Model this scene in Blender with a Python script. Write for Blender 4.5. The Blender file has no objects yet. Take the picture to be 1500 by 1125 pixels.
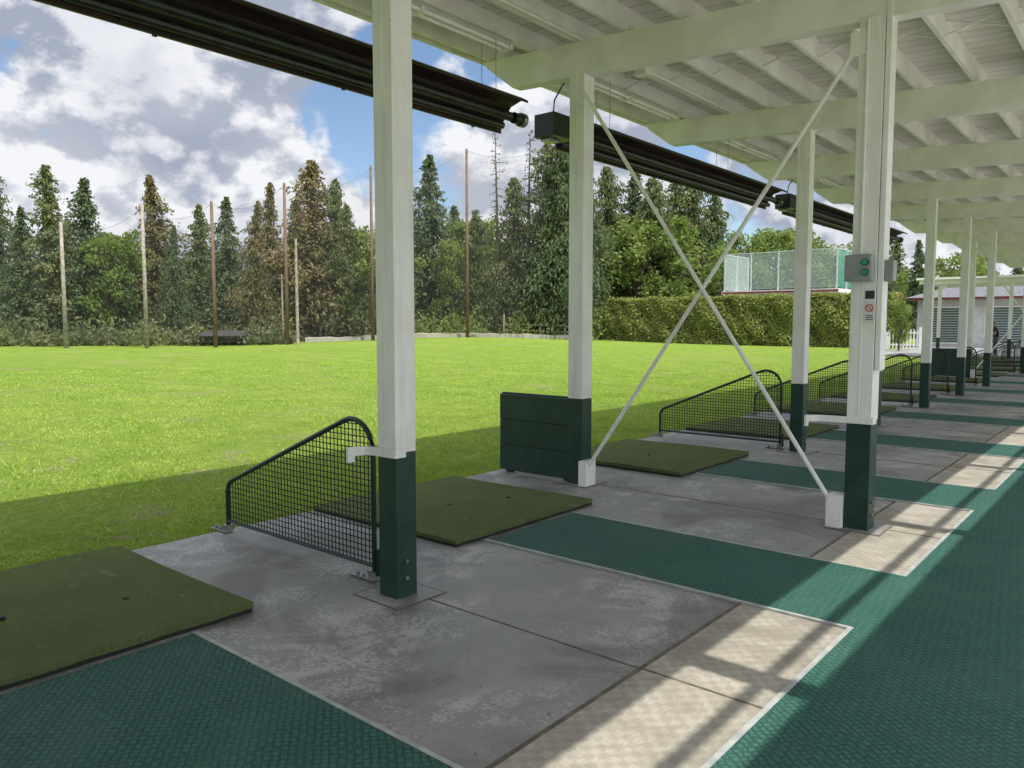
import bpy, math, random
import numpy as np
from mathutils import Vector
random.seed(4); rng=np.random.default_rng(7)
D2R=math.radians
# ------------------------------------------------------------------ helpers
def nm(name):
    m=bpy.data.materials.new(name); m.use_nodes=True
    nt=m.node_tree; b=nt.nodes['Principled BSDF']; return m,nt,b
def N(nt,t,**k):
    n=nt.nodes.new(t)
    for a,v in k.items(): setattr(n,a,v)
    return n
def math_(nt,op,a,b=None,c=None,clamp=False):
    n=N(nt,'ShaderNodeMath',operation=op); n.use_clamp=clamp
    for i,v in enumerate((a,b,c)):
        if v is None: continue
        if isinstance(v,(int,float)): n.inputs[i].default_value=v
        else: nt.links.new(v,n.inputs[i])
    return n.outputs[0]
def noise(nt,vec,scale,detail=4,rough=.55,dist=0):
    n=N(nt,'ShaderNodeTexNoise'); n.inputs['Scale'].default_value=scale; n.inputs['Detail'].default_value=detail
    n.inputs['Roughness'].default_value=rough; n.inputs['Distortion'].default_value=dist
    if vec is not None: nt.links.new(vec,n.inputs['Vector'])
    return n.outputs['Fac']
def ramp(nt,f,a,b,lo=0.,hi=1.):
    n=N(nt,'ShaderNodeMapRange'); n.interpolation_type='SMOOTHSTEP'
    nt.links.new(f,n.inputs[0])
    for i,v in enumerate((a,b,lo,hi)): n.inputs[i+1].default_value=v
    return n.outputs[0]
def mix(nt,f,a,b,mode='MIX'):
    n=N(nt,'ShaderNodeMix',data_type='RGBA',blend_type=mode)
    if isinstance(f,(int,float)): n.inputs[0].default_value=f
    else: nt.links.new(f,n.inputs[0])
    for i,v in ((6,a),(7,b)):
        if isinstance(v,tuple): n.inputs[i].default_value=(*v,1)
        else: nt.links.new(v,n.inputs[i])
    return n.outputs[2]
def coord(nt,kind='Object'): return N(nt,'ShaderNodeTexCoord').outputs[kind]
def mapping(nt,v,scale=(1,1,1),rot=(0,0,0)):
    mp=N(nt,'ShaderNodeMapping'); mp.inputs['Scale'].default_value=scale; mp.inputs['Rotation'].default_value=rot; nt.links.new(v,mp.inputs[0]); return mp.outputs[0]
def bump(nt,b,h,strength=.3,dist=.01):
    n=N(nt,'ShaderNodeBump'); n.inputs['Strength'].default_value=strength; n.inputs['Distance'].default_value=dist
    nt.links.new(h,n.inputs['Height']); nt.links.new(n.outputs[0],b.inputs['Normal'])
def simple(name,c1,c2,scale=4,rough=.6,bs=0,bscale=60,metal=0,spec=.4,stretch=None):
    m,nt,b=nm(name); v=coord(nt)
    if stretch: v=mapping(nt,v,stretch)
    f=ramp(nt,noise(nt,v,scale,3),.35,.65)
    nt.links.new(mix(nt,f,c1,c2),b.inputs['Base Color'])
    b.inputs['Roughness'].default_value=rough; b.inputs['Metallic'].default_value=metal
    b.inputs['Specular IOR Level'].default_value=spec
    if bs: bump(nt,b,noise(nt,v,bscale,3),bs,.005)
    return m
class MB:
    def __init__(s): s.v=[];s.f=[];s.m=[]
    def add(s,vs,fs,m=0):
        o=len(s.v); s.v+= [tuple(p) for p in vs]; s.f+=[tuple(i+o for i in f) for f in fs]; s.m+=[m]*len(fs)
    def box(s,x0,x1,y0,y1,z0,z1,m=0):
        s.add([(x0,y0,z0),(x1,y0,z0),(x1,y1,z0),(x0,y1,z0),(x0,y0,z1),(x1,y0,z1),(x1,y1,z1),(x0,y1,z1)],
              [(0,3,2,1),(4,5,6,7),(0,1,5,4),(1,2,6,5),(2,3,7,6),(3,0,4,7)],m)
    def prism(s,xz,y0,y1,m=0):
        n=len(xz); vs=[(x,y0,z) for x,z in xz]+[(x,y1,z) for x,z in xz]
        fs=[tuple(range(n)),tuple(range(2*n-1,n-1,-1))]+[((i+1)%n,i,i+n,(i+1)%n+n) for i in range(n)]
        s.add(vs,fs,m)
    def tube(s,pts,r,m=0,n=8,r2=None):
        pts=[Vector(p) for p in pts]; L=len(pts); vs=[];fs=[]
        for i,p in enumerate(pts):
            d=(pts[min(i+1,L-1)]-pts[max(i-1,0)]).normalized()
            u=d.cross(Vector((0,0,1))) if abs(d.z)<.95 else d.cross(Vector((0,1,0)))
            u.normalize(); w=d.cross(u).normalized()
            rr=r if r2 is None else r+(r2-r)*i/(L-1)
            for k in range(n):
                a=2*math.pi*k/n; vs.append(p+u*(rr*math.cos(a))+w*(rr*math.sin(a)))
        for i in range(L-1):
            for k in range(n): fs.append((i*n+k,i*n+(k+1)%n,(i+1)*n+(k+1)%n,(i+1)*n+k))
        fs.append(tuple(range(n-1,-1,-1))); fs.append(tuple(range((L-1)*n,L*n)))
        s.add(vs,fs,m)
    def obj(s,name,mats,parent=None,bevel=0,smooth=False):
        me=bpy.data.meshes.new(name); me.from_pydata(s.v,[],s.f)
        for m in mats: me.materials.append(m)
        me.polygons.foreach_set('material_index',s.m)
        if smooth: me.polygons.foreach_set('use_smooth',[True]*len(s.f))
        me.update(); o=bpy.data.objects.new(name,me); bpy.context.scene.collection.objects.link(o)
        if parent: o.parent=parent
        if bevel:
            md=o.modifiers.new('b','BEVEL'); md.width=bevel; md.segments=2; md.limit_method='ANGLE'
        return o
def empty(name):
    o=bpy.data.objects.new(name,None); bpy.context.scene.collection.objects.link(o); return o
# ------------------------------------------------------------------ camera
sc=bpy.context.scene
H=1.6; YAW=40.2
cam=bpy.data.cameras.new('camera'); co=bpy.data.objects.new('camera',cam); sc.collection.objects.link(co)
co.location=(0,0,H); co.rotation_euler=(D2R(90-4.45),0,D2R(YAW)); cam.sensor_width=36; cam.lens=27.12
cam.clip_end=6000; cam.clip_start=.05; sc.camera=co
FW=Vector((-math.sin(D2R(YAW)),math.cos(D2R(YAW)),0)); RT=Vector((math.cos(D2R(YAW)),math.sin(D2R(YAW)),0))
def P(b,d):   # place on the ground by bearing (deg) and depth (m)
    p=FW*d+RT*(d*math.tan(D2R(b))); return p
def sstep(x): 
    x=max(0,min(1,x)); return x*x*(3-2*x)
def terrain(x,y):
    d=x*FW.x+y*FW.y; r=x*RT.x+y*RT.y
    z=-.035
    if d>30:
        b=math.degrees(math.atan2(r,d))
        w=math.exp(-((b+4.)/12.0)**2)
        z+=.55*sstep((d-34)/34)*w
    return z
# ------------------------------------------------------------------ world
SUN=Vector((.48,-.08,1)).normalized()
w=bpy.data.worlds.new('World'); sc.world=w; w.use_nodes=True; nt=w.node_tree; nt.nodes.clear()
out=N(nt,'ShaderNodeOutputWorld'); sky=N(nt,'ShaderNodeTexSky'); sky.sky_type='NISHITA'; sky.sun_disc=False
sky.sun_elevation=math.asin(SUN.z); sky.sun_rotation=math.atan2(SUN.x,SUN.y); sky.air_density=1.0; sky.dust_density=.4; sky.ozone_density=2.5
bg=N(nt,'ShaderNodeBackground'); bg.inputs[1].default_value=.15; nt.links.new(sky.outputs[0],bg.inputs[0])
g=N(nt,'ShaderNodeTexCoord').outputs['Generated']
def gmap(dz):
    mp=N(nt,'ShaderNodeMapping'); mp.inputs['Scale'].default_value=(1,1,1.45); mp.inputs['Location'].default_value=(5.3,2.2,.9+dz); nt.links.new(g,mp.inputs[0]); return mp.outputs[0]
g0=gmap(0); d0=noise(nt,g0,5.6,7,.56,.05); d1=noise(nt,gmap(.035),5.6,7,.56,.05)
def dirdot(dv):
    n=N(nt,'ShaderNodeVectorMath',operation='DOT_PRODUCT'); nt.links.new(g,n.inputs[0]); n.inputs[1].default_value=dv; return n.outputs['Value']
def skyspot(b,e,k,c0,c1):
    a=D2R(YAW-b); e=D2R(e); dv=(-math.sin(a)*math.cos(e),math.cos(a)*math.cos(e),math.sin(e))
    return math_(nt,'MULTIPLY',ramp(nt,dirdot(dv),c0,c1),k)
s1=skyspot(-6,15.8,.17,.985,.9995); s2=skyspot(-12.5,17,.06,.990,.999); s3=skyspot(-31,27,.13,.992,.999)
dens=math_(nt,'SUBTRACT',math_(nt,'SUBTRACT',math_(nt,'SUBTRACT',d0,s1),s2),s3)
mask=ramp(nt,dens,.33,.43)
lit=ramp(nt,math_(nt,'SUBTRACT',d0,d1),-.06,.06)
core=ramp(nt,dens,.50,.68,1,.55)
low=noise(nt,g0,2.3,2)
litf=math_(nt,'ADD',math_(nt,'MULTIPLY',lit,core),ramp(nt,low,.40,.62,-.22,.24),clamp=True)
ccol=mix(nt,litf,(.41,.46,.57),(.97,.98,1.02))
bg2=N(nt,'ShaderNodeBackground'); nt.links.new(ccol,bg2.inputs[0])
nt.links.new(ramp(nt,dirdot(tuple(SUN)),.35,1.0,.95,3.8),bg2.inputs[1])
ms=N(nt,'ShaderNodeMixShader'); nt.links.new(mask,ms.inputs[0]); nt.links.new(bg.outputs[0],ms.inputs[1]); nt.links.new(bg2.outputs[0],ms.inputs[2])
nt.links.new(ms.outputs[0],out.inputs[0])
sl=bpy.data.lights.new('sun','SUN'); sl.energy=4.8; sl.angle=D2R(.5); sl.color=(1,.96,.88)
so=bpy.data.objects.new('sun',sl); sc.collection.objects.link(so); so.rotation_euler=SUN.to_track_quat('Z','Y').to_euler(); so.location=(20,-5,40)
sc.view_settings.view_transform='Standard'; sc.view_settings.look='None'; sc.view_settings.exposure=0
# ------------------------------------------------------------------ materials
def paintmat(name,c1,c2,rough=.45):
    m,nt,b=nm(name); v=coord(nt)
    st=ramp(nt,noise(nt,mapping(nt,v,(9,9,.7)),2.2,4,.6),.48,.70)
    c=mix(nt,ramp(nt,noise(nt,v,3,3),.35,.65),c1,c2)
    c=mix(nt,math_(nt,'MULTIPLY',st,.35),c,tuple(q*.72 for q in c2))
    sp=math_(nt,'GREATER_THAN',noise(nt,v,38,1,.5),.78); c=mix(nt,math_(nt,'MULTIPLY',sp,.35),c,(.35,.33,.28))
    nt.links.new(c,b.inputs['Base Color']); b.inputs['Roughness'].default_value=rough
    bump(nt,b,noise(nt,mapping(nt,v,(1,1,.12)),60,3),.18,.004); return m
M_white=paintmat('white_paint',(.86,.86,.84),(.79,.79,.76))
M_whiteR=simple('roof_white_paint',(.85,.84,.80),(.74,.73,.68),2.5,.55,.2,30)
M_green=simple('green_paint',(.010,.038,.027),(.017,.052,.038),6,.42,.3,50)
M_green2=simple('dark_green_tube',(.008,.030,.022),(.014,.04,.03),6,.3)
M_black=simple('black_steel',(.010,.013,.012),(.02,.025,.022),8,.35)
M_steel=simple('galvanised_steel',(.35,.35,.34),(.22,.22,.21),20,.35,metal=.8)
M_rub=simple('mat_rubber_edge',(.012,.014,.010),(.02,.022,.016),20,.8)
M_edge=simple('carpet_edging',(.42,.44,.42),(.30,.32,.31),10,.5)
M_joint=simple('joint_filler',(.17,.14,.10),(.10,.085,.065),12,.9)
M_heater=simple('heater_brown_steel',(.030,.022,.018),(.055,.040,.030),3,.4,metal=.3,stretch=(4,.6,4))
M_grey=simple('grey_plastic',(.32,.34,.34),(.26,.28,.28),10,.4)
M_wood=simple('weathered_wood',(.20,.13,.085),(.10,.07,.05),6,.85,.4,30,stretch=(3,3,.4))
M_palewood=simple('pale_wood',(.36,.32,.26),(.22,.19,.16),5,.85)
M_dark=simple('dark_roofing',(.03,.03,.032),(.05,.05,.05),5,.8)
M_red=simple('red_trim',(.24,.06,.05),(.18,.05,.045),5,.5)
def deckmat():
    m,nt,b=nm('roof_deck_boards'); v=coord(nt); sx=N(nt,'ShaderNodeSeparateXYZ'); nt.links.new(v,sx.inputs[0])
    q=math_(nt,'MULTIPLY',sx.outputs[1],1/.19); fr=math_(nt,'FRACT',q); line=math_(nt,'LESS_THAN',fr,.05)
    wn=N(nt,'ShaderNodeTexWhiteNoise',noise_dimensions='1D'); nt.links.new(math_(nt,'FLOOR',q),wn.inputs['W'])
    f=math_(nt,'ADD',math_(nt,'MULTIPLY',ramp(nt,noise(nt,v,2,4),.35,.7),.6),math_(nt,'MULTIPLY',wn.outputs[0],.4))
    nt.links.new(mix(nt,line,mix(nt,f,(.80,.78,.72),(.60,.57,.49)),(.28,.25,.20)),b.inputs['Base Color']); b.inputs['Roughness'].default_value=.6
    return m
M_deck=deckmat()
def concmat():
    m,nt,b=nm('worn_coated_concrete'); v=coord(nt)
    big=noise(nt,v,.8,3,.6,.3); mid=noise(nt,v,1.9,6,.62,.4); fine=noise(nt,v,42,4,.8)
    base=mix(nt,ramp(nt,mid,.32,.68),(.205,.202,.196),(.300,.297,.286))
    peelr=math_(nt,'ADD',math_(nt,'MULTIPLY',noise(nt,v,2.9,6,.75,.9),.55),math_(nt,'MULTIPLY',fine,.45))
    peel=math_(nt,'MULTIPLY',ramp(nt,peelr,.495,.54),ramp(nt,big,.44,.55))
    c=mix(nt,math_(nt,'MULTIPLY',peel,.68),base,(.49,.485,.46))
    st=math_(nt,'MULTIPLY',ramp(nt,noise(nt,v,1.0,6,.62,.8),.475,.60),.62)
    c=mix(nt,st,c,(.115,.110,.104))
    ys=math_(nt,'MULTIPLY',ramp(nt,noise(nt,mapping(nt,v,(1,.5,1)),1.6,5,.7),.55,.70),.3); c=mix(nt,ys,c,(.26,.235,.19))
    vo=N(nt,'ShaderNodeTexVoronoi',feature='DISTANCE_TO_EDGE'); vo.inputs['Scale'].default_value=22; nt.links.new(v,vo.inputs['Vector'])
    cr=math_(nt,'MULTIPLY',math_(nt,'LESS_THAN',vo.outputs['Distance'],.05),ramp(nt,noise(nt,v,1.1,2),.52,.60))
    c=mix(nt,math_(nt,'MULTIPLY',cr,.55),c,(.11,.11,.105))
    sp=math_(nt,'GREATER_THAN',noise(nt,v,24,1,.5),.75)
    c=mix(nt,math_(nt,'MULTIPLY',sp,.55),c,(.06,.06,.06))
    c=mix(nt,math_(nt,'MULTIPLY',ramp(nt,fine,.55,.75),.25),c,(.42,.41,.40))
    nt.links.new(c,b.inputs['Base Color'])
    nt.links.new(ramp(nt,mid,.3,.7,.36,.66),b.inputs['Roughness']); b.inputs['Specular IOR Level'].default_value=.45
    bump(nt,b,math_(nt,'ADD',fine,math_(nt,'MULTIPLY',peel,.6)),.4,.003)
    return m
M_conc=concmat()
def carpetmat():
    m,nt,b=nm('green_carpet'); v=coord(nt)
    nn=N(nt,'ShaderNodeTexNoise'); nn.inputs['Scale'].default_value=25; nn.inputs['Detail'].default_value=1; nt.links.new(v,nn.inputs['Vector'])
    sc_=N(nt,'ShaderNodeVectorMath',operation='SCALE'); nt.links.new(nn.outputs['Color'],sc_.inputs[0]); sc_.inputs['Scale'].default_value=.016
    off=N(nt,'ShaderNodeVectorMath',operation='ADD'); nt.links.new(v,off.inputs[0]); nt.links.new(sc_.outputs[0],off.inputs[1])
    def br_(rot):
        br=N(nt,'ShaderNodeTexBrick'); br.inputs['Scale'].default_value=1; br.inputs['Brick Width'].default_value=.060; br.inputs['Row Height'].default_value=.030
        br.inputs['Mortar Size'].default_value=.007; br.inputs['Mortar Smooth'].default_value=1
        nt.links.new(mapping(nt,off.outputs[0],rot=(0,0,D2R(rot))),br.inputs['Vector']); return br.outputs['Fac']
    f=math_(nt,'MAXIMUM',br_(38),math_(nt,'MULTIPLY',br_(-42),.7))
    dirt=ramp(nt,noise(nt,v,1.6,5,.65,.5),.35,.7)
    c=mix(nt,f,(.040,.138,.108),(.011,.052,.041))
    c=mix(nt,math_(nt,'MULTIPLY',dirt,.35),c,(.070,.150,.125))
    c=mix(nt,math_(nt,'MULTIPLY',ramp(nt,noise(nt,v,110,2),.5,.7),.4),c,(.012,.052,.042))
    nt.links.new(c,b.inputs['Base Color']); b.inputs['Roughness'].default_value=.7; b.inputs['Specular IOR Level'].default_value=.3
    bump(nt,b,math_(nt,'SUBTRACT',noise(nt,v,140,2),math_(nt,'MULTIPLY',f,1.3)),.7,.004)
    return m
M_carpet=carpetmat()
def padmat():
    m,nt,b=nm('pale_patterned_concrete'); v=coord(nt)
    sx=N(nt,'ShaderNodeSeparateXYZ'); nt.links.new(v,sx.inputs[0]); k=2*math.pi/.085
    wv=math_(nt,'MULTIPLY',math_(nt,'SINE',math_(nt,'MULTIPLY',sx.outputs[0],k)),math_(nt,'SINE',math_(nt,'MULTIPLY',sx.outputs[1],k)))
    f=ramp(nt,math_(nt,'ADD',wv,ramp(nt,noise(nt,v,9,4,.7),.3,.7,-.35,.35)),-.3,.3)
    n1=ramp(nt,noise(nt,v,4,6,.65,.4),.35,.65)
    c=mix(nt,n1,(.31,.285,.235),(.42,.39,.33)); c=mix(nt,math_(nt,'MULTIPLY',f,.40),c,(.24,.215,.17))
    st=math_(nt,'MULTIPLY',ramp(nt,noise(nt,v,1.7,5,.6,.6),.50,.62),.45); c=mix(nt,st,c,(.19,.17,.135))
    c=mix(nt,math_(nt,'MULTIPLY',ramp(nt,noise(nt,v,70,3,.7),.5,.7),.3),c,(.17,.15,.12))
    nt.links.new(c,b.inputs['Base Color']); b.inputs['Roughness'].default_value=.7
    bump(nt,b,noise(nt,v,60,4),.3,.003); return m
M_pad=padmat()
def turfmat():
    m,nt,b=nm('olive_hitting_turf'); v=coord(nt)
    f=ramp(nt,noise(nt,v,180,2,.7),.35,.65); g_=ramp(nt,noise(nt,v,2.6,4,.6,.5),.35,.65)
    c=mix(nt,f,(.066,.092,.032),(.165,.200,.080)); c=mix(nt,math_(nt,'MULTIPLY',g_,.45),c,(.095,.110,.048))
    ft=math_(nt,'GREATER_THAN',noise(nt,v,9,0,.5),.80); c=mix(nt,math_(nt,'MULTIPLY',ft,.5),c,(.20,.20,.12))
    nt.links.new(c,b.inputs['Base Color']); b.inputs['Roughness'].default_value=.95; b.inputs['Specular IOR Level'].default_value=.1
    bump(nt,b,noise(nt,v,200,2,.7),.8,.007); return m
M_turf=turfmat()
def grasscol(nt,v):
    big=ramp(nt,noise(nt,v,.10,4,.6,.8),.35,.65)
    mid=ramp(nt,noise(nt,v,1.0,5,.75,.6),.34,.66)
    fine=ramp(nt,noise(nt,v,10,4,.85),.32,.68)
    st=ramp(nt,noise(nt,mapping(nt,v,(.05,.9,1),(0,0,D2R(20))),1.2,3,.6),.42,.6)
    c=mix(nt,mid,(.185,.300,.028),(.325,.430,.066))
    c=mix(nt,math_(nt,'MULTIPLY',big,.5),c,(.34,.42,.088))
    c=mix(nt,math_(nt,'MULTIPLY',st,.34),c,(.19,.31,.045))
    c=mix(nt,math_(nt,'MULTIPLY',fine,.52),c,(.10,.185,.018))
    bald=math_(nt,'MULTIPLY',ramp(nt,noise(nt,v,.5,6,.7,1.),.56,.63),ramp(nt,noise(nt,v,6,3,.7),.38,.58))
    return mix(nt,math_(nt,'MULTIPLY',bald,.8),c,(.31,.28,.16))
def grassmat():
    m,nt,b=nm('mown_grass'); v=coord(nt)
    nt.links.new(grasscol(nt,v),b.inputs['Base Color']); b.inputs['Roughness'].default_value=.9; b.inputs['Specular IOR Level'].default_value=.1
    h=math_(nt,'ADD',noise(nt,v,6,5,.85),math_(nt,'MULTIPLY',noise(nt,v,50,2,.7),.5))
    bump(nt,b,h,1.,.12); return m
M_grass=grassmat()
def leafmat(name,c1,c2,c3,sc_=.35,transl=.25):
    m,nt,b=nm(name); v=coord(nt); geo=N(nt,'ShaderNodeNewGeometry'); oi=N(nt,'ShaderNodeObjectInfo')
    c=mix(nt,geo.outputs['Random Per Island'],c1,c2)
    f=math_(nt,'ADD',ramp(nt,noise(nt,v,sc_,1),.42,.68,0,.6),math_(nt,'MULTIPLY',oi.outputs['Random'],.35))
    c=mix(nt,f,c,c3)
    nt.links.new(c,b.inputs['Base Color']); b.inputs['Roughness'].default_value=.7; b.inputs['Specular IOR Level'].default_value=.15
    t=N(nt,'ShaderNodeBsdfTranslucent'); nt.links.new(c,t.inputs[0]); s=N(nt,'ShaderNodeMixShader'); s.inputs[0].default_value=transl
    o=nt.nodes['Material Output']; nt.links.new(b.outputs[0],s.inputs[1]); nt.links.new(t.outputs[0],s.inputs[2]); nt.links.new(s.outputs[0],o.inputs[0])
    return m
M_con=leafmat('conifer_foliage',(.080,.112,.042),(.160,.20,.078),(.205,.210,.090),transl=.35)
M_con2=leafmat('blue_conifer_foliage',(.060,.100,.048),(.125,.175,.085),(.15,.185,.08),transl=.35)
M_conb=leafmat('brown_conifer_foliage',(.130,.130,.052),(.21,.19,.085),(.24,.175,.085),transl=.35)
M_dec=leafmat('broadleaf_foliage',(.11,.175,.038),(.20,.285,.065),(.24,.29,.085),transl=.4)
M_hedge=leafmat('hedge_foliage',(.13,.165,.038),(.31,.34,.09),(.26,.25,.09),1.3,.3)
M_bark=simple('bark',(.15,.12,.09),(.08,.06,.05),3,.9)
M_core=simple('hedge_dark_core',(.035,.040,.014),(.05,.05,.02),5,.95)  # dark fill for the solid box behind the leaf cards
def blademat():
    m,nt,b=nm('grass_blades'); v=coord(nt); geo=N(nt,'ShaderNodeNewGeometry')
    c=mix(nt,ramp(nt,noise(nt,v,1.0,4,.75,.6),.34,.66),(.24,.38,.04),(.37,.49,.08))
    c=mix(nt,math_(nt,'MULTIPLY',geo.outputs['Random Per Island'],.6),c,(.43,.56,.11))
    nt.links.new(c,b.inputs['Base Color']); b.inputs['Roughness'].default_value=.6; b.inputs['Specular IOR Level'].default_value=.2
    t=N(nt,'ShaderNodeBsdfTranslucent'); nt.links.new(c,t.inputs[0]); s=N(nt,'ShaderNodeMixShader'); s.inputs[0].default_value=.4
    o=nt.nodes['Material Output']; nt.links.new(b.outputs[0],s.inputs[1]); nt.links.new(t.outputs[0],s.inputs[2]); nt.links.new(s.outputs[0],o.inputs[0])
    return m
M_blade=blademat()
# ------------------------------------------------------------------ ground
def axis(a,b,c,d,n1,n2,n3): return sorted(set(list(np.linspace(a,b,n1))+list(np.linspace(b,c,n2))+list(np.linspace(c,d,n3))))
xs=axis(-2500,-110,10,2500,8,100,8); ys=axis(-2500,-20,110,2500,8,100,8)
V=[(x,y,terrain(x,y) if max(abs(x),abs(y))<200 else -.035) for y in ys for x in xs]; nx=len(xs)
F=[(j*nx+i,j*nx+i+1,(j+1)*nx+i+1,(j+1)*nx+i) for j in range(len(ys)-1) for i in range(nx-1)]
gm=MB(); gm.add(V,F); gm.obj('ground',[M_grass],smooth=True)
n=260000
u=rng.random(n); X=-5.54-24*u**2.4; Y=-1+32*rng.random(n)**1.25
ptc=np.sin(X*1.3+2*np.sin(Y*.9))+np.sin(Y*1.7+1.5*np.sin(X*.6)); keep=rng.random(n)<(.55+.24*ptc); X=X[keep];Y=Y[keep]; n=len(X)
tuft=(np.sin(X*3.1+np.sin(Y*2.3)*2)+np.sin(Y*4.1+X*1.7))*.25+.6
hgt=(.018+.030*rng.random(n))*(0.6+.6*tuft); near=X>-5.75; hgt[near]*=1.3; a=rng.random(n)*6.283; wd=.003+.003*rng.random(n)+.0005*(-X)
lean=rng.normal(0,.024,(n,2))
base=np.stack([X,Y,np.full(n,-.036)],1); du=np.stack([np.cos(a)*wd,np.sin(a)*wd,np.zeros(n)],1)
tip=base+np.stack([lean[:,0],lean[:,1],hgt],1)
VV=np.concatenate([base-du,base+du,tip]).tolist(); idx=np.arange(n); FF=np.stack([idx,idx+n,idx+2*n],1).tolist()
me=bpy.data.meshes.new('grass'); me.from_pydata(VV,[],FF); me.materials.append(M_blade)
sc.collection.objects.link(bpy.data.objects.new('grass',me))
# ------------------------------------------------------------------ slab, carpet, mats
PY0=2.98; SP=3.34; KS=range(-3,12); BR=(1,7)
def px(k): return -3.40 if k==0 else -3.46
s=MB(); s.box(-5.52,.60,-10,62,-.25,0); s.box(-13,-5.52,43,62,-.25,0); slab=s.obj('concrete_floor',[M_conc])
s=MB(); s.box(.60,14,-14,62,-.25,-.004); s.obj('unseen_bounce_floor',[simple('pale_bounce_concrete',(.50,.47,.42),(.40,.38,.34),1.5,.8,.3,40)])  # unseen floor on the inner side, made pale to bounce sun onto the ceiling
s=MB()
for k in KS:
    y=PY0+SP*k+.06; s.box(-3.3 if k not in BR else -5.5,-1.795,y-.006,y+.006,-.02,.0025); s.box(-1.775,-1.19,y-.006,y+.006,-.02,.0065)
s.box(-1.794,-1.776,-9,43,-.02,.0065); s.obj('joints',[M_joint],slab)
s=MB()
for k in KS:
    a=.82+SP*k+1.07+.03; b=.82+SP*(k+1)-.03; s.box(-1.773,-1.20,a,b,-.02,.004)
s.obj('patterned_strip',[M_pad],slab)
c=MB(); e=MB()
c.box(-1.17,.55,-9,42,0.001,.012)
for k in KS:
    a=.82+SP*k; b=a+1.07
    c.box(-3.74,-1.17,a,b,.001,.012)
    e.box(-3.76,-1.17,a-.022,a,.001,.015); e.box(-3.76,-1.17,b,b+.022,.001,.015); e.box(-1.195,-1.17,b+.022,a+SP-.022,.001,.015)
cp=c.obj('carpet',[M_carpet]); e.obj('edging',[M_edge],cp)
for k in KS:
    a=.54+SP*k
    if a>41: continue
    mt=MB(); j=random.uniform(-.02,.02); x0,x1=-5.50+j,-3.79+j
    n=14; vs=[];fs=[]
    zf=lambda xx,yy:.050+.006*math.sin(xx*3+k)+.005*math.sin(yy*4+k*2)
    for jj in range(n+1):
        for ii in range(n+1):
            xx=x0+(x1-x0)*ii/n; yy=a+1.73*jj/n; vs.append((xx,yy,zf(xx,yy)))
    for jj in range(n):
        for ii in range(n): q=jj*(n+1)+ii; fs.append((q,q+1,q+n+2,q+n+1))
    mt.add(vs,fs,0); mt.box(x0+.004,x1-.004,a+.004,a+1.726,.001,.0365,1)
    rim=[(x0,a),(x1,a),(x1,a+1.73),(x0,a+1.73)]
    for r_ in range(4):
        (xa,ya),(xb,yb)=rim[r_],rim[(r_+1)%4]; mm=14; vv=[];ff=[]
        for q in range(mm+1):
            xx=xa+(xb-xa)*q/mm; yy=ya+(yb-ya)*q/mm; vv+= [(xx,yy,.022+.003*math.sin(q*2.)),(xx,yy,zf(xx,yy))]
        for q in range(mm): ff.append((2*q,2*q+2,2*q+3,2*q+1))
        mt.add(vv,ff,0)
    mt.tube([(x0+.9,a+.75,.045),(x0+.9,a+.75,.058)],.016,1,10)
    mt.tube([(x0+1.1,a+1.3,.045),(x0+1.1,a+1.3,.058)],.016,1,10)
    mt.obj('hitting_mat',[M_turf,M_rub])
# ------------------------------------------------------------------ shelter
sh=empty('driving_range_shelter')
zb=lambda x:3.94-.051*(x+3.5)
YE0,YE1=-9.5,41.0
posts_w=MB(); posts_g=MB(); base=MB()
def post(x,y,w=.16,zt=None,hw=.86):
    h=w/2; zt=zt or zb(x)+.02
    posts_w.box(x-h,x+h,y-h,y+h,hw,zt); posts_g.box(x-h-.001,x+h+.001,y-h-.001,y+h+.001,0.003,hw-.001)
    posts_w.box(x-.012,x+.002,y-h-.004,y-h+.001,hw,zt-.01)
    for zz in (.12,.22): base.tube([(x+h+.001,y-.01,zz),(x+h+.014,y-.01,zz)],.014,1,6)
    base.box(x-.19,x+.19,y-.17,y+.19,-.05,.0085 if x>-2 else .005,0)
    base.box(x-.203,x+.203,y-.183,y+.203,-.05,.0075 if x>-2 else .0035,2)
for k in KS:
    y=PY0+SP*k
    if k in BR: post(-4.45,y,.17); post(-1.77,y,.18)
    else: post(px(k),y,.155)
    post(2.25,y,.14)  # carries the added roof strip, out of view
posts_w.obj('posts_white',[M_white],sh,.006); posts_g.obj('posts_green',[M_green],sh,.006); base.obj('post_pads',[M_conc,M_steel,M_joint],sh)
bm=MB()
for k in KS:
    y=PY0+SP*k
    bm.prism([(-5.28,zb(-5.28)),(2.4,zb(2.4)),(2.4,zb(2.4)+.32),(-5.68,zb(-5.68)+.32),(-5.62,zb(-5.62)+.24)],y-.07,y+.07)
bm.obj('beams',[M_whiteR],sh,.006)
jo=MB(); xj=[-5.6+.56*i for i in range(11)]+[.30,.66,1.0,1.6,2.2]
for x in xj:
    t=.02; z=zb(x)+.322
    jo.box(x-t,x+t,YE0,YE1,z,z+(.2 if abs(x-.66)>.01 else .07))
jo.obj('joists',[M_whiteR],sh)
br=MB()
for k in KS:
    y=PY0+SP*(k+.5)
    for i in range(10):
        x0,x1=xj[i]+.02,xj[i+1]-.02; z0=zb(x0)+.34; z1=z0+.15
        br.tube([(x0,y,z0),(x1,y,z1-.02)],.009,0,5); br.tube([(x0,y+.05,z1),(x1,y+.05,z0-.02)],.009,0,5)
br.obj('joist_bridging',[M_whiteR],sh)
dk=MB()
for x0,x1 in ((-5.8,.34),(.98,2.45)):  # inner strip is unseen, added to shade the floor beyond the sun gap
    dk.prism([(x0,zb(x0)+.524),(x1,zb(x1)+.524),(x1,zb(x1)+.56),(x0,zb(x0)+.56)],YE0,YE1)
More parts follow.
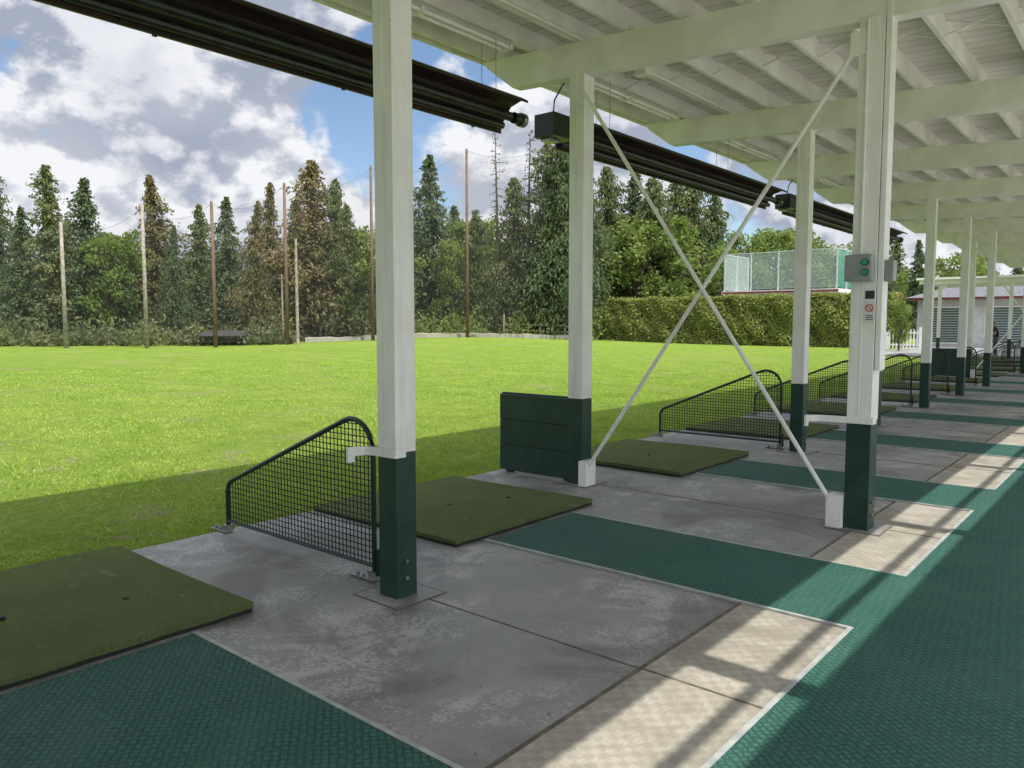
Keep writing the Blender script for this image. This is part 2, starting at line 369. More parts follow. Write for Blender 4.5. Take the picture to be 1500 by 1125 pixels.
dk.obj('roof_deck',[M_deck],sh)
dk=MB()
for x0,x1 in ((-5.85,.345),(.975,2.5)):  # same unseen inner strip, kept narrow so sun reaches the floor behind
    dk.prism([(x0,zb(x0)+.563),(x1,zb(x1)+.563),(x1,zb(x1)+.59),(x0,zb(x0)+.59)],YE0-.05,YE1+.05)
dk.obj('roofing',[M_dark],sh)
dk=MB(); dk.box(-5.84,-5.802,YE0,YE1,zb(-5.8)+.36,zb(-5.8)+.56); dk.obj('fascia',[M_whiteR],sh)
rd=MB()
for k in BR:
    y=PY0+SP*k-.115
    rd.tube([(-4.36,y,3.82),(-1.93,y,.17)],.019,0,8); rd.tube([(-4.30,y+.03,.17),(-1.87,y+.03,3.68)],.019,0,8)
    rd.box(-4.362,-4.27,y-.03,y+.14,.004,.25); rd.box(-1.98,-1.862,y-.03,y+.14,.004,.26)
    rd.box(-4.50,-4.38,y+.015,y+.03,3.70,3.86); rd.box(-1.92,-1.79,y+.01,y+.023,3.60,3.78)
rd.obj('cross_braces',[M_white],sh,.003)
cr=MB()
def strap(x,y,h,L):
    pts=[(x+h+.012,y-.02),(x+h+.012,y-h-.012),(x-h,y-h-.016),(x-h-L*.35,y-h-.022),(x-h-L*.75,y-h-.045),(x-h-L,y-h-.10),(x-h-L-.005,y-h-.14)]
    z0,z1=.835,.885; t=.006
    for (xa,ya),(xb,yb) in zip(pts[:-1],pts[1:]):
        d=Vector((xb-xa,yb-ya,0)).normalized(); nn=Vector((-d.y,d.x,0))*t; e_=d*.004
        q=[Vector((xa,ya,0))-nn-e_,Vector((xb,yb,0))-nn+e_,Vector((xb,yb,0))+nn+e_,Vector((xa,ya,0))+nn-e_]
        cr.add([(p.x,p.y,z0) for p in q]+[(p.x,p.y,z1) for p in q],[(0,3,2,1),(4,5,6,7),(0,1,5,4),(1,2,6,5),(2,3,7,6),(3,0,4,7)])
    cr.box(x-h-L-.012,x-h-L+.004,y-h-.15,y-h-.10,z0-.035,z1+.002)
strap(px(0),PY0,.078,.09)
strap(-1.77,PY0+SP,.09,.26)
cr.obj('club_rest_straps',[M_white],sh)
cx,cy=-1.77,PY0+SP-.09
bx=MB(); bx.box(cx+.095,cx+.135,cy+.01,cy+.15,1.25,zb(cx)+.3); bx.tube([(cx-.02,cy-.018,2.12),(cx-.02,cy-.018,3.85)],.013,0,8)
bx.obj('conduit_board',[M_white],sh,.004)
cb=empty('control_box')
b1=MB(); b1.box(cx-.115,cx+.08,cy-.10,cy-.004,1.92,2.12); b1.obj('housing',[M_grey],cb,.012)
M_btn=simple('green_button',(.02,.30,.16),(.03,.35,.2),5,.4)
b1=MB()
for zz in (1.985,2.06): b1.tube([(cx+.035,cy-.10,zz),(cx+.035,cy-.118,zz)],.02,0,14); b1.tube([(cx+.035,cy-.101,zz),(cx+.035,cy-.106,zz)],.027,1,14)
b1.obj('buttons',[M_btn,M_black],cb)
b1=MB(); b1.box(cx+.137,cx+.20,cy+.03,cy+.13,1.92,2.08); b1.obj('side_switch',[M_grey],cb,.008)
sg=empty('warning_sign'); M_sw=simple('sign_white',(.75,.75,.75),(.7,.7,.7),5,.4); M_sb=simple('sign_black',(.02,.02,.02),(.03,.03,.03),5,.4)
M_sr=simple('sign_red',(.6,.02,.02),(.55,.02,.02),5,.4)
b1=MB(); sx=cx+.05; b1.box(sx-.035,sx+.038,cy-.006,cy-.001,1.60,1.86,0); b1.box(sx-.031,sx+.034,cy-.009,cy-.0065,1.79,1.85,1)
ring=[(sx+.001+.026*math.cos(t),cy-.009,1.72+.026*math.sin(t)) for t in np.linspace(0,2*math.pi,25)]
b1.tube(ring,.0035,2,6); b1.tube([(sx-.017,cy-.009,1.738),(sx+.019,cy-.009,1.702)],.003,2,6)
for zz in (1.66,1.645,1.63): b1.box(sx-.026,sx+.028,cy-.009,cy-.0065,zz,zz+.006,1)
b1.obj('plate',[M_sw,M_sb,M_sr],sg)
M_tube=simple('lamp_tube_white',(.85,.85,.83),(.8,.8,.78),4,.3)
for k in range(-2,10):
    y=PY0+SP*(k+.5); xx=-5.0
    f=MB(); z=zb(xx)+.31; f.prism([(xx-.10,z-.05),(xx+.10,z-.05),(xx+.05,z),(xx-.05,z)],y-1.2,y+1.2,0)
    f.tube([(xx-.045,y-1.15,z-.075),(xx-.045,y+1.15,z-.075)],.018,1,8); f.tube([(xx+.045,y-1.15,z-.075),(xx+.045,y+1.15,z-.075)],.018,1,8)
    for yy in (y-1.19,y,y+1.16): f.box(xx-.08,xx+.08,yy,yy+.03,z-.10,z-.051,0)
    f.obj('fluorescent_light',[M_whiteR,M_tube])
cd=MB(); cd.tube([(-4.35,YE0,zb(-4.35)+.30),(-4.35,YE1,zb(-4.35)+.30)],.014,0,6)
for k in range(-1,8): cd.box(-4.42,-4.28,PY0+SP*k+.9,PY0+SP*k+1.02,zb(-4.35)+.23,zb(-4.35)+.315)
cd.obj('ceiling_conduit',[M_whiteR],sh)
for (ya,yb) in ((-1.2,6.02),(6.95,12.8),(13.55,20.6)):
    h=empty('radiant_heater'); m=MB()
    ox,oz=-5.05,3.58
    pr=[(-.20,-.06),(-.20,.02),(-.06,.20),(.10,.24),(.17,.20),(.17,.175),(.09,.215),(-.05,.175),(-.18,.01),(-.18,-.06)]
    m.prism([(ox+a,oz+b) for a,b in pr],ya,yb)
    m.tube([(ox-.02,ya+.05,oz+.07),(ox-.02,yb-.05,oz+.07)],.045,1,12); m.tube([(ox-.12,ya+.05,oz+.0),(ox-.12,yb-.05,oz+.0)],.035,1,10)
    yy=ya+.6; q=0
    while yy<yb: 
        m.box(ox-.203,ox-.187,yy,yy+.03,oz-.07,oz+.03,0)
        if q%2==0:
            m.tube([(ox-.06,yy,oz+.2),(ox-.06,yy,zb(ox)+.34)],.003,2,5); m.tube([(ox+.12,yy,oz+.22),(ox+.12,yy,zb(ox)+.34)],.003,2,5)
        yy+=1.55; q+=1
    m.obj('reflector',[M_heater,M_black,M_steel],h)
    b1=MB(); b1.tube([(ox-.02,yb,oz+.07),(ox-.02,yb+.10,oz+.07)],.055,0,14); b1.tube([(ox-.02,yb+.10,oz+.07),(ox-.02,yb+.16,oz+.07)],.07,1,14); b1.obj('vent_cowl',[M_black,M_steel],h)
    b1=MB(); b1.box(ox-.16,ox+.10,ya-.42,ya-.06,oz-.02,oz+.22); b1.box(ox-.10,ox+.04,ya-.06,ya,oz+.02,oz+.16); b1.box(ox-.12,ox+.0,ya-.36,ya-.2,oz-.05,oz-.02,1)
    b1.tube([(ox,ya-.3,oz+.22),(ox+.03,ya-.32,oz+.36),(ox+.12,ya-.3,oz+.5),(ox+.30,ya-.25,zb(ox)+.3)],.010,0,6)
    b1.obj('burner_box',[M_black,M_steel],h,.01)
# ------------------------------------------------------------------ bay dividers
def divider(y):
    dv=empty('mesh_divider'); xo,xi=-5.46,-3.72; zbm=.085
    path=[(xo,.02),(xo,.30)]
    for t in np.linspace(0,1,6)[1:]: 
        a=math.pi-t*math.radians(62); path.append((xo+.12+.12*math.cos(a),.30+.12*math.sin(a)))
    cxr,czr=xi-.20,.80
    for a in np.linspace(math.radians(112),0,9): path.append((cxr+.20*math.cos(a),czr+.20*math.sin(a)))
    path.append((xi,.02))
    m=MB(); m.tube([(x,y,z) for x,z in path],.017,0,10); m.tube([(xo,y,zbm),(xi,y,zbm)],.014,0,8); m.obj('frame',[M_green2],dv)
    def T(x):
        zs=[]
        for (a,za),(b,zc) in zip(path[:-1],path[1:]):
            if a<=x<=b and b>a: zs.append(za+(zc-za)*(x-a)/(b-a))
        return max(zs) if zs else .3
    m=MB(); g=.0385; w=.0032
    x=xo+g
    while x<xi-.01: m.box(x-w,x+w,y-.003,y+.001,zbm,T(x)); x+=g
    z=zbm+g
    while z<.99:
        xx=[q for q in np.linspace(xo+.005,xi-.005,300) if T(q)>z]
        if xx: m.box(min(xx),max(xx),y-.001,y+.003,z-w,z+w)
        z+=g
    m.obj('wire_mesh',[M_black],dv)
    m=MB()
    for xx in (xo,xi):
        m.box(xx-.17,xx+.05,y-.06,y+.0,.006,.014,0); m.box(xx-.03,xx+.03,y-.035,y+.03,.014,.055,0)
        m.tube([(xx-.13,y-.03,.014),(xx-.13,y-.03,.034)],.014,0,6); m.tube([(xx-.07,y-.03,.014),(xx-.07,y-.03,.030)],.012,0,6)
    m.tube([(xi+.035,y,.03),(xi+.035,y,.20)],.014,1,8)
    m.obj('foot_plates',[M_steel,M_green2],dv)
for k in KS:
    y=PY0+SP*k+.085
    if k in BR:
        dv=empty('wooden_divider'); m=MB(); yy=PY0+SP*k
        for i in range(3): m.box(-5.47,-4.54,yy-.05+.003*(i%2),yy-.012,.03+.274*i,.03+.274*i+.270)
        m.box(-5.42,-5.33,yy-.010,yy+.03,.003,.84); m.box(-4.64,-4.56,yy-.010,yy+.03,.003,.84); m.box(-5.475,-4.54,yy-.010,yy+.034,.845,.865); m.box(-5.42,-4.56,yy-.0115,yy+.005,.06,.80)
        m.obj('boards',[M_green],dv,.003)
    elif y<41: divider(y)
# ------------------------------------------------------------------ trees
def quads(C,U,Vv):
    n=len(C); V=np.concatenate([C+U,C+Vv,C-U,C-Vv]); i=np.arange(n); return V,np.stack([i,i+n,i+2*n,i+3*n],1)
def unit(a): return a/np.linalg.norm(a,axis=1,keepdims=True)
def tree_mesh(name,kind,seed,mat,R=3.2,ex=1.0):
    r=np.random.default_rng(seed); C=[];U=[];W=[]; tb=MB()
    if kind in('con','sparse'):
        Ht=14.; bend=r.normal(0,.15,2)
        tb.tube([(bend[0]*math.sin(t*3),bend[1]*math.sin(t*3),Ht*t) for t in np.linspace(0,.99,9)],.26,0,7,.015)
        nb=230 if kind=='con' else 60
        lobes=r.random(8)*6.28
        for i in range(nb):
            t=.04+.955*((i+r.random())/nb)**.9; az=i*2.399+r.normal(0,.4)
            prof=(1-t)**ex*(1+.17*math.sin(t*19+lobes[0])+.13*math.sin(t*41+lobes[3]))
            if t<.18: prof*=.7+1.6*t
            L=R*prof*r.uniform(.5,1.25)*(1+.25*math.sin(az+lobes[1]+t*5))+.10
            d=np.array([math.cos(az),math.sin(az),0]); rise=.30 if t>.75 else -.02
            npt=max(2,int(L*3.8)) if kind=='con' else max(2,int(L*2.2))
            for q in range(npt):
                f=(q+.7)/npt; p=d*L*f+np.array([bend[0]*math.sin(t*3),bend[1]*math.sin(t*3),Ht*t+L*(rise*f-.32*f*f)])
                kk=9 if kind=='con' else 3
                pc=p+r.normal(0,.06+.085*L,(kk,3))*np.array([1,1,.75])
                uu=unit(d*r.uniform(.3,1)+np.array([0,0,-.8])+r.normal(0,.45,(kk,3)))
                vv=unit(np.cross(uu,r.normal(0,1,(kk,3))))
                sz=r.uniform(.07,.21,(kk,1))*(1 if kind=='con' else .6)
                C.append(pc);U.append(uu*sz);W.append(vv*sz*.5)
            if i%3==0 or kind=='sparse': tb.tube([(0,0,Ht*t),tuple(d*L*.9+np.array([0,0,Ht*t+L*(rise*.9-.25)]))],.03,0,4,.01)
    else:
        Ht=9.; tb.tube([(0,0,0),(.1,.05,2),(0,.1,5),(.1,0,7.5)],.2,0,7,.05)
        nc=44; top=r.uniform(.8,1.)
        for i in range(nc):
            t=r.random()*top; az=i*2.4; rad=R*math.sqrt(max(.05,1-(2*t-.9)**2))*r.uniform(.3,1.05)
            c=np.array([math.cos(az)*rad,math.sin(az)*rad,1.6+t*(Ht-2.2)])
            if i%2==0: tb.tube([(0,0,max(1.2,c[2]-1.8)),tuple(c*np.array([.6,.6,1])-np.array([0,0,.4])),tuple(c)],.06,0,5,.015)
            kk=130; rr=r.uniform(.45,.95)
            v=unit(r.normal(0,1,(kk,3))); pc=c+v*rr*r.uniform(.3,1.15,(kk,1))*np.array([1,1,.85])
            uu=unit(v+r.normal(0,.8,(kk,3))); vv=unit(np.cross(uu,r.normal(0,1,(kk,3)))); sz=r.uniform(.07,.17,(kk,1))
            C.append(pc);U.append(uu*sz);W.append(vv*sz*.7)
    V,F=quads(np.concatenate(C),np.concatenate(U),np.concatenate(W))
    o=len(tb.v); allV=tb.v+V.tolist(); allF=tb.f+(F+o).tolist()
    me=bpy.data.meshes.new(name); me.from_pydata(allV,[],allF); me.materials.append(M_bark); me.materials.append(mat)
    me.polygons.foreach_set('material_index',[0]*len(tb.f)+[1]*len(F)); me.update(); return me
cons=[tree_mesh('conifer_mesh','con',10+i,M_con if i%2 else M_con2,R_,e_) for i,(R_,e_) in enumerate([(3.4,.9),(2.6,.75),(3.8,1.0),(3.2,.8),(4.2,.95),(2.2,.65),(3.6,1.15)])]
cedar=[tree_mesh('cedar_mesh','con',80+i,M_con if i%2 else M_con2,R_,e_) for i,(R_,e_) in enumerate([(4.0,.62),(3.4,.52),(4.4,.7),(3.8,.6)])]
consb=[tree_mesh('brown_conifer_mesh','con',30+i,M_conb,3.2+.5*i,.8) for i in range(2)]
spar=[tree_mesh('sparse_conifer_mesh','sparse',50+i,M_conb,1.9,.7) for i in range(2)]
decs=[tree_mesh('broadleaf_mesh','dec',60+i,M_dec,R_) for i,R_ in enumerate([2.9,2.2,3.5,2.6])]
def put(me,name,b,d,h,base_h,wf=1.0):
    p=P(b,d); o=bpy.data.objects.new(name,me); sc.collection.objects.link(o)
    z=terrain(p.x,p.y); s=h/base_h; o.location=(p.x,p.y,z-.05); o.scale=(s*wf,s*wf*random.uniform(.9,1.1),s); o.rotation_euler=(random.gauss(0,.014),random.gauss(0,.014),random.uniform(0,6.28)); return o
def hh(y,d): 
    t=(y-562.5)/1130; return H+d*(-(.0776+.997*t))/(.997-.0776*t)
T=[(-35,262,'c',1.1),(-33.4,250,'e',.8),(-32.2,300,'c',1.1),(-30.8,241,'c',1.1),(-29.8,320,'c',1.1),(-28.7,260,'c',1.1),(-27.6,318,'d',.8),(-26.6,308,'d',.8),(-24.7,256,'b',1.05),(-23.4,330,'c',.9),
(-21.6,300,'c',1.),(-19.9,288,'c',1.05),(-18.4,295,'b',.9),(-17.1,268,'b',.9),(-15.8,285,'c',.8),(-14.3,238,'b',1.15),(-13.0,266,'e',.8),(-11.8,305,'c',1.1),(-10.5,325,'d',.9),(-9.2,335,'d',.9),
(-5.6,234,'c',1.1),(-4.4,345,'d',.8),(-2.6,315,'e',.75),(-1.0,205,'s',.9),(.1,268,'e',.85),(1.3,204,'s',.9),(2.6,212,'e',.85),(4.0,198,'e',.72),(5.4,258,'e',.8),(7.0,246,'e',.9),(8.6,250,'c',1.1),(10.2,262,'e',1.0),(11.8,248,'c',1.1),(13.2,256,'e',.9),(14.6,262,'c',1.05),(9.4,310,'d',1.),(11,300,'d',1.1),(6.2,320,'d',1),
(16.4,325,'d',1),(18.2,322,'d',1),(20,318,'d',1),(21.7,330,'d',1),(23.5,340,'d',1),(25.3,345,'c',1.1),(27.5,350,'c',1.1),(30,352,'d',1),(33,355,'c',1)]
for b,y,k,wf in T:
    d=random.uniform(62,68)+ (5 if b>-8 else 0)+(8 if b>6 else 0)
    if b>15: d=random.uniform(84,95)
    if k=='d' and b>6 and b<15: d-=3
    h=hh(y,d); wf*=random.uniform(.88,1.12)
    if k=='c': put(random.choice(cons),'conifer_tree',b,d,h,14,wf)
    elif k=='e': put(random.choice(cedar),'cedar_tree',b,d,h,14,wf)
    elif k=='b': put(random.choice(consb),'conifer_tree',b,d,h,14,wf)
    elif k=='s': put(random.choice(spar),'bare_conifer_tree',b,d-2,h,14,wf)
    else: put(random.choice(decs),'broadleaf_tree',b,d,h,9,wf)
for i in range(34):
    b=-37+i*2.05+random.uniform(-.6,.6); d=random.uniform(78,90)
    if b>15: d+=25
    y=random.uniform(335,390) if b<-8 or b>15 else random.uniform(295,355)
    if random.random()<.5: put(random.choice(cons+cedar),'conifer_tree',b,d,hh(y,d),14,1.2)
    else: put(random.choice(decs),'broadleaf_tree',b,d,hh(y,d),9,1.1)
def mass(name,mat,b0,b1,d0,d1,h0,h1,ncl,leaf,kk=110):
    C=[];U=[];W=[]
    for i in range(ncl):
        b=b0+(b1-b0)*random.random(); d=random.uniform(d0,d1)
        p=P(b,d); z=terrain(p.x,p.y); hgt=h0+(h1-h0)*random.random()**1.6; rr=hgt*random.uniform(.5,.8)
        v=unit(rng.normal(0,1,(kk,3))); v[:,2]=np.abs(v[:,2])
        pc=np.array([p.x,p.y,z])+v*rng.uniform(.5,1.05,(kk,1))*np.array([rr,rr,hgt])
        uu=unit(v+rng.normal(0,.7,(kk,3))); vv=unit(np.cross(uu,rng.normal(0,1,(kk,3)))); sz=rng.uniform(leaf*.6,leaf*1.4,(kk,1))
        C.append(pc);U.append(uu*sz);W.append(vv*sz*.6)
    V,F=quads(np.concatenate(C),np.concatenate(U),np.concatenate(W))
    me=bpy.data.meshes.new(name); me.from_pydata(V.tolist(),[],F.tolist()); me.materials.append(mat)
    sc.collection.objects.link(bpy.data.objects.new(name,me))
mass('undergrowth',M_con,-37,-16,56,63,.4,2.6,150,.15)
mass('undergrowth.001',M_dec,-37,8,66,71,.6,3.4,200,.15)
mass('undergrowth.002',M_con,-37,24,70,78,1.5,4.5,240,.25,140)
mass('undergrowth.003',M_dec,5,26,76,82,1.5,5.0,110,.17)
mass('distant_trees',M_con,-45,45,110,135,6,11,180,.8,180)
# ------------------------------------------------------------------ poles and net
pl=[(-36,52,9.5,0),(-30.0,52,hh(325,52),1),(-25.3,52,hh(300,52),1),(-21.0,53,hh(295,53),0),(-16.2,56,hh(268,56),0),(-10.2,60,hh(243,60),0),(-3.3,64,hh(218,64),0),(3.2,68,hh(205,68),0)]
tops=[]
for b,d,h,c_ in pl:
    p=P(b,d); z=terrain(p.x,p.y); m=MB(); m.tube([(p.x,p.y,z-.3),(p.x,p.y,h*.5),(p.x,p.y,h)],.15,0,10,.10); m.tube([(p.x,p.y,h-.3),(p.x+.25,p.y-.2,h-.28)],.02,0,6)
    m.obj('net_pole',[M_palewood if c_ else M_wood],smooth=True); tops.append(Vector((p.x,p.y,h-.15)))
p=P(-15.5,56); m=MB(); m.tube([(p.x,p.y,-.3),(p.x,p.y,hh(350,56))],.12,0,8,.09); m.obj('lamp_post',[M_palewood])
p=P(-16.5,60); m=MB(); m.tube([(p.x,p.y,-.3),(p.x,p.y,5.4)],.08,0,8,.06); m.box(p.x-.5,p.x+.5,p.y-.04,p.y+.04,5.1,5.2); m.obj('utility_pole',[M_palewood])
mn,nt,b=nm('net_mesh'); b.inputs['Base Color'].default_value=(.10,.10,.10,1); tr=N(nt,'ShaderNodeBsdfTransparent'); s_=N(nt,'ShaderNodeMixShader'); s_.inputs[0].default_value=.10
nt.links.new(tr.outputs[0],s_.inputs[1]); nt.links.new(b.outputs[0],s_.inputs[2]); nt.links.new(s_.outputs[0],nt.nodes['Material Output'].inputs[0])
ns=MB()
for a,c_ in zip(tops[:-1],tops[1:]):
    pts=[a.lerp(c_,t)-Vector((0,0,.9*4*t*(1-t))) for t in np.linspace(0,1,11)]
    ns.tube(pts,.009,1,5)
    for q,r_ in zip(pts[:-1],pts[1:]): ns.add([(q.x,q.y,q.z),(r_.x,r_.y,r_.z),(r_.x,r_.y,.3),(q.x,q.y,.3)],[(0,1,2,3)],0)
ns.obj('range_net',[mn,M_black])
def P3(b,d,z=0): p=P(b,d); return Vector((p.x,p.y,terrain(p.x,p.y)+z))
m=MB(); bs=np.linspace(-15,6,60); vs=[];fs=[]
for i,b in enumerate(bs):
    dd=60+5*sstep((b+15)/12); t_=.30+.03*math.sin(i*1.7)+.03*math.sin(i*.6); a=P3(b,dd,-.1); c_=P3(b,dd,t_); e_=P3(b,dd+1.6,t_+.03); vs+=[a,c_,e_]
for i in range(len(bs)-1):
    o=i*3; fs+=[(o,o+3,o+4,o+1),(o+1,o+4,o+5,o+2)]
m.add(vs,fs); m.obj('retaining_wall',[simple('pale_stone',(.42,.39,.33),(.33,.31,.25),1.2,.9,.3,8)])
m=MB()
for b in np.arange(-14,-8,1.1): a=P3(b,63.5); m.tube([a,a+Vector((.15,.1,1.1))],.07,0,6)
m.obj('fence_posts',[M_palewood])
m=MB(); pb=[]
for b in np.arange(-.6,5.2,.9): a=P3(b,66.5); m.tube([a,a+Vector((0,0,1.35 if b>0 else 2.0))],.09,0,6); pb.append(a)
for q,r_ in zip(pb[:-1],pb[1:]): 
    for z in (.6,1.1): m.tube([q+Vector((0,0,z)),r_+Vector((0,0,z))],.05,0,5)
m.obj('rail_fence',[M_palewood])
sd=empty('range_shed'); a=P3(-22.0,56); c_=P3(-19.2,56)
dirv=(c_-a).normalized(); nrm=Vector((-dirv.y,dirv.x,0))
def obox(mb,o,dx,dy,x0,x1,y0,y1,z0,z1,mi=0):
    q=[o+dx*x+dy*y for x,y in ((x0,y0),(x1,y0),(x1,y1),(x0,y1))]
    mb.add([(p.x,p.y,z0) for p in q]+[(p.x,p.y,z1) for p in q],[(0,3,2,1),(4,5,6,7),(0,1,5,4),(1,2,6,5),(2,3,7,6),(3,0,4,7)],mi)
L=(c_-a).length; m=MB()
for x in np.linspace(0,L,4): obox(m,a,dirv,nrm,x-.06,x+.06,0,.12,-.1,.70)
obox(m,a,dirv,nrm,0,L,2.2,2.3,-.1,.9); m.obj('walls',[M_dark],sd)
m=MB(); q0=a-dirv*.3-nrm*.3; vs=[q0,q0+dirv*(L+.6),q0+dirv*(L+.2)+nrm*1.9,q0+dirv*.4+nrm*1.9]
m.add([(v.x,v.y,.70 if i<2 else 1.05) for i,v in enumerate(vs)]+[(v.x,v.y,.76 if i<2 else 1.11) for i,v in enumerate(vs)],[(0,3,2,1),(4,5,6,7),(0,1,5,4),(1,2,6,5),(2,3,7,6),(3,0,4,7)]); m.obj('roof',[simple('shed_roof',(.05,.045,.04),(.035,.032,.03),3,.8)],sd)
# ------------------------------------------------------------------ hedge
hd=empty('hedge'); m=MB(); m.box(-36.3,-14.2,56.2,58.2,-.1,3.5); m.obj('inner',[M_core],hd)
n=42000; f=rng.random(n); C=np.zeros((n,3)); Nn=np.zeros((n,3))
x=rng.uniform(-36.6,-13.9,n); z=rng.uniform(0,3.65,n); y=rng.uniform(55.9,58.4,n)
fr=f<.66; tp=(f>=.66)&(f<.88); le=(f>=.88)&(f<.94); ri=f>=.94
wob=.16*np.sin(x*1.9)+.12*np.sin(x*.7+z*2.3)+.10*np.sin(z*3.1+x*4)
C[:,0]=x;C[:,1]=y;C[:,2]=z
C[fr,1]=55.95+wob[fr]+.35*np.clip(z[fr]-3.1,0,1); Nn[fr]=(0,-1,.35)
C[tp,2]=3.60+wob[tp]*.5; Nn[tp]=(0,0,1); C[le,0]=-36.55+wob[le]; Nn[le]=(-1,0,0); C[ri,0]=-13.95; Nn[ri]=(1,0,0)
C+=rng.normal(0,.08,(n,3)); vN=unit(Nn+rng.normal(0,.6,(n,3))); uu=unit(np.cross(vN,rng.normal(0,1,(n,3)))); vv=np.cross(vN,uu); sz=rng.uniform(.05,.12,(n,1))
V,F=quads(C,uu*sz,vv*sz*.7); me=bpy.data.meshes.new('leaves'); me.from_pydata(V.tolist(),[],F.tolist()); me.materials.append(M_hedge)
o=bpy.data.objects.new('leaves',me); sc.collection.objects.link(o); o.parent=hd
# ------------------------------------------------------------------ viewing deck behind hedge
vd=empty('viewing_deck'); m=MB(); X0,X1=-28.8,-19.6
m.box(X0-.2,X1+.2,61.9,67,4.05,4.35,0); m.box(X0-.22,X1+.22,61.85,61.9,4.12,4.28,1)
for x in np.linspace(X0,X1,4): m.box(x-.12,x+.12,62.1,62.34,0,4.05,0); m.box(x-.12,x+.12,66.5,66.74,0,4.05,0)
m.box(X0+.5,X1-.5,64,64.1,0,4.05,2); m.obj('platform',[M_white,M_red,M_conc],vd)
m=MB()
for x in np.linspace(X0,X1,5): m.box(x-.05,x+.05,62,62.1,4.35,7.4)
for y_ in (64.4,66.8): m.box(X0-.05,X0+.05,y_,y_+.1,4.35,7.4); m.box(X1-.05,X1+.05,y_,y_+.1,4.35,7.4)
m.box(X0-.05,X1+.05,62.02,62.08,7.4,7.47); m.box(X1-.03,X1+.03,62.1,66.9,7.4,7.47); m.box(X0-.03,X0+.03,62.1,66.9,7.4,7.47); m.obj('rails',[simple('pale_frame',(.45,.52,.50),(.50,.55,.53),4,.4)],vd)
def glass(name,col,f):
    mg,nt,b=nm(name); b.inputs['Base Color'].default_value=(*col,1); b.inputs['Roughness'].default_value=.1; tr=N(nt,'ShaderNodeBsdfTransparent'); s_=N(nt,'ShaderNodeMixShader'); s_.inputs[0].default_value=f
    nt.links.new(tr.outputs[0],s_.inputs[1]); nt.links.new(b.outputs[0],s_.inputs[2]); nt.links.new(s_.outputs[0],nt.nodes['Material Output'].inputs[0]); return mg
m=MB(); m.box(X0+.05,X1-.05,62.04,62.06,4.45,7.39,0); m.box(X1-.01,X1+.01,62.12,66.8,4.45,7.39,1); m.box(X0-.01,X0+.01,62.12,66.8,4.45,7.39,0)
m.obj('glass_panels',[glass('clear_glass',(.60,.70,.66),.20),glass('green_glass',(.12,.40,.32),.35)],vd)
# ------------------------------------------------------------------ clubhouse at far end
ch=empty('clubhouse'); M_wall=simple('grey_siding',(.50,.50,.48),(.42,.42,.40),3,.7); M_slat=simple('green_slats',(.05,.085,.075),(.07,.11,.095),4,.5)
m=MB(); m.box(-13.4,14,60,70,0,3.25); m.obj('walls',[M_wall],ch)
m=MB(); m.box(-13.9,14.5,59.3,70.5,3.25,3.40); m.obj('fascia',[M_red],ch)
m=MB(); m.add([(-14,59.2,3.4),(14.6,59.2,3.4),(14.6,70.6,3.4),(-14,70.6,3.4),(-10,65,5.0),(10.6,65,5.0)],[(0,1,5,4),(1,2,5),(2,3,4,5),(3,0,4),(3,2,1,0)]); m.obj('roof',[simple('grey_shingles',(.16,.16,.17),(.11,.11,.12),6,.9)],ch)
m=MB()
for x in np.arange(-12.4,12,3.2):
    m.box(x-.08,x+2.48,59.95,59.985,.25,2.78,1)
    for z in np.arange(.35,2.65,.17): m.box(x,x+2.4,59.91,59.949,z,z+.13,0)
m.obj('shutters',[M_slat,M_white],ch)
m=MB(); m.box(-5.56,-5.42,42,42.15,.9,3.5); m.box(-5.56,-5.42,42,42.15,.004,.899,1); m.box(-9.0,-8.85,44.5,44.65,.9,3.5); m.box(-9.0,-8.85,44.5,44.65,.004,.899,1)
m.box(-9.2,2,41.4,41.6,3.5,3.7); m.box(-9.2,2,46,46.2,3.5,3.7); m.box(-8.99,-8.86,41.6,46,3.502,3.66); m.box(-9.3,2.2,41.2,46.4,3.702,3.8); m.box(0,.15,42,42.15,.004,3.5); m.box(0,.15,44.5,44.65,.004,3.5); m.obj('walkway_canopy',[M_white,M_green])
m=MB()
for x in np.arange(-15.4,-11.6,.2): m.box(x,x+.08,53,53.03,.05,1.25)
for x in (-15.45,-13.5,-11.6): m.box(x-.07,x+.07,52.97,53.09,-.03,1.4)
m.box(-15.4,-11.6,53.031,53.07,.25,.33); m.box(-15.4,-11.6,53.031,53.07,1.0,1.08); m.obj('picket_fence',[M_white])
l=empty('wall_lantern'); m=MB(); x,y,z=-5.75,21.2,3.05
m.tube([(x,y,z),(x,y,z+.16)],.05,0,12,.10); m.tube([(x,y,z+.16),(x,y,z+.42)],.10,0,12); m.tube([(x,y,z+.42),(x,y,z+.55)],.11,0,12,.03); m.tube([(x,y,z+.5),(x,y,z+.95),(x+.1,y,z+1.1)],.02,0,8); m.obj('body',[M_white],l)
put(decs[1],'garden_shrub',26.6,46,3.6,9,.8)
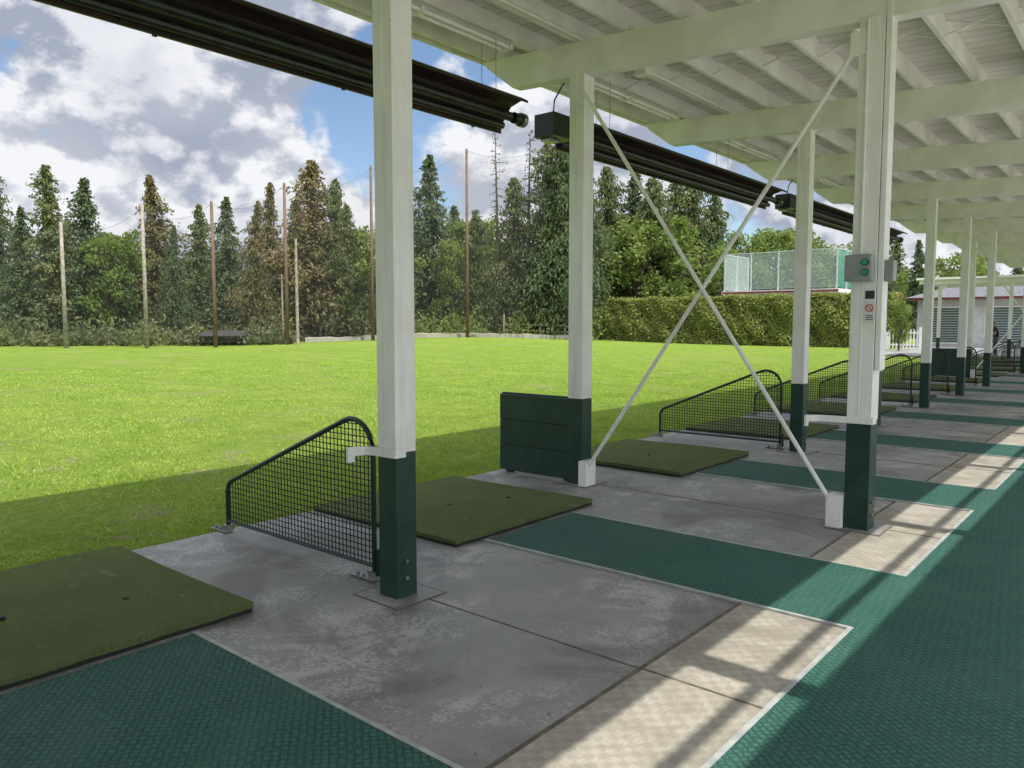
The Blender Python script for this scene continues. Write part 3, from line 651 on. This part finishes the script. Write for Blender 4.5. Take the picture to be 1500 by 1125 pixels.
# ------------------------------------------------------------------ person
sk=[(0,0,.98,.13),(0,0.03,1.18,.13),(0,-.02,1.38,.145),(0,-.07,1.50,.055),(0,-.10,1.60,.085),(0,-.11,1.70,.08),
(.19,-.04,1.42,.062),(.27,-.06,1.14,.045),(.17,-.28,.98,.034),(.08,-.36,.97,.028),
(-.19,-.04,1.42,.062),(-.27,-.06,1.14,.045),(-.15,-.28,.98,.034),(-.04,-.37,.95,.028),
(.10,0,.90,.095),(.13,-.03,.50,.062),(.14,.03,.10,.042),(.15,-.12,.04,.042),
(-.10,0,.90,.095),(-.15,-.04,.50,.062),(-.17,.02,.10,.042),(-.19,-.13,.04,.042)]
ed=[(0,1),(1,2),(2,3),(3,4),(4,5),(2,6),(6,7),(7,8),(8,9),(2,10),(10,11),(11,12),(12,13),(0,14),(14,15),(15,16),(16,17),(0,18),(18,19),(19,20),(20,21)]
me=bpy.data.meshes.new('b'); me.from_pydata([q[:3] for q in sk],ed,[]); o=bpy.data.objects.new('tmp',me); sc.collection.objects.link(o)
o.modifiers.new('s','SKIN'); 
for i,q in enumerate(sk): me.skin_vertices[0].data[i].radius=(q[3],q[3])
me.skin_vertices[0].data[0].use_root=True
md=o.modifiers.new('u','SUBSURF'); md.levels=2; md.render_levels=2
dg=bpy.context.evaluated_depsgraph_get(); bm2=bpy.data.meshes.new_from_object(o.evaluated_get(dg)); bpy.data.objects.remove(o)
pe=empty('golfer'); ob=bpy.data.objects.new('body',bm2); sc.collection.objects.link(ob); ob.parent=pe
bm2.materials.clear()
for mm in (simple('shirt_navy',(.02,.024,.035),(.03,.034,.045),8,.9),simple('trousers_grey',(.10,.095,.09),(.07,.066,.06),8,.9),simple('skin',(.48,.28,.20),(.42,.24,.17),8,.6),simple('shoe_white',(.6,.6,.6),(.5,.5,.5),8,.6),simple('hair_dark',(.03,.02,.015),(.02,.015,.01),20,.8)): bm2.materials.append(mm)
zmin=min(v.co.z for v in bm2.vertices)
for p in bm2.polygons:
    c_=p.center; p.use_smooth=True
    if c_.z>1.49: p.material_index=4 if (c_.z>1.70 or (c_.z>1.60 and c_.y>-.10)) else 2
    elif (abs(c_.x)>.2 and c_.z<1.25) or (c_.y<-.15 and c_.z>.85): p.material_index=2
    elif c_.z>1.0: p.material_index=0
    elif c_.z>.10: p.material_index=1
    else: p.material_index=3
m=MB(); m.tube([(.03,-.37,1.02),(.05,-.75,.06)],.008,0,6); m.box(.0,.10,-.80,-.74,.02,.07,0); m.tube([(.03,-.36,1.05),(.035,-.42,.88)],.014,1,6)
m.tube([(0,-.18,1.63),(0,-.215,1.615)],.014,2,6,.018)
m.obj('club',[M_steel,M_black,bm2.materials[2]],pe)
pp=P(32.05,38); pe.location=(pp.x,pp.y,.002-zmin); pe.rotation_euler=(0,0,D2R(-75))
print('golfer at',pp)
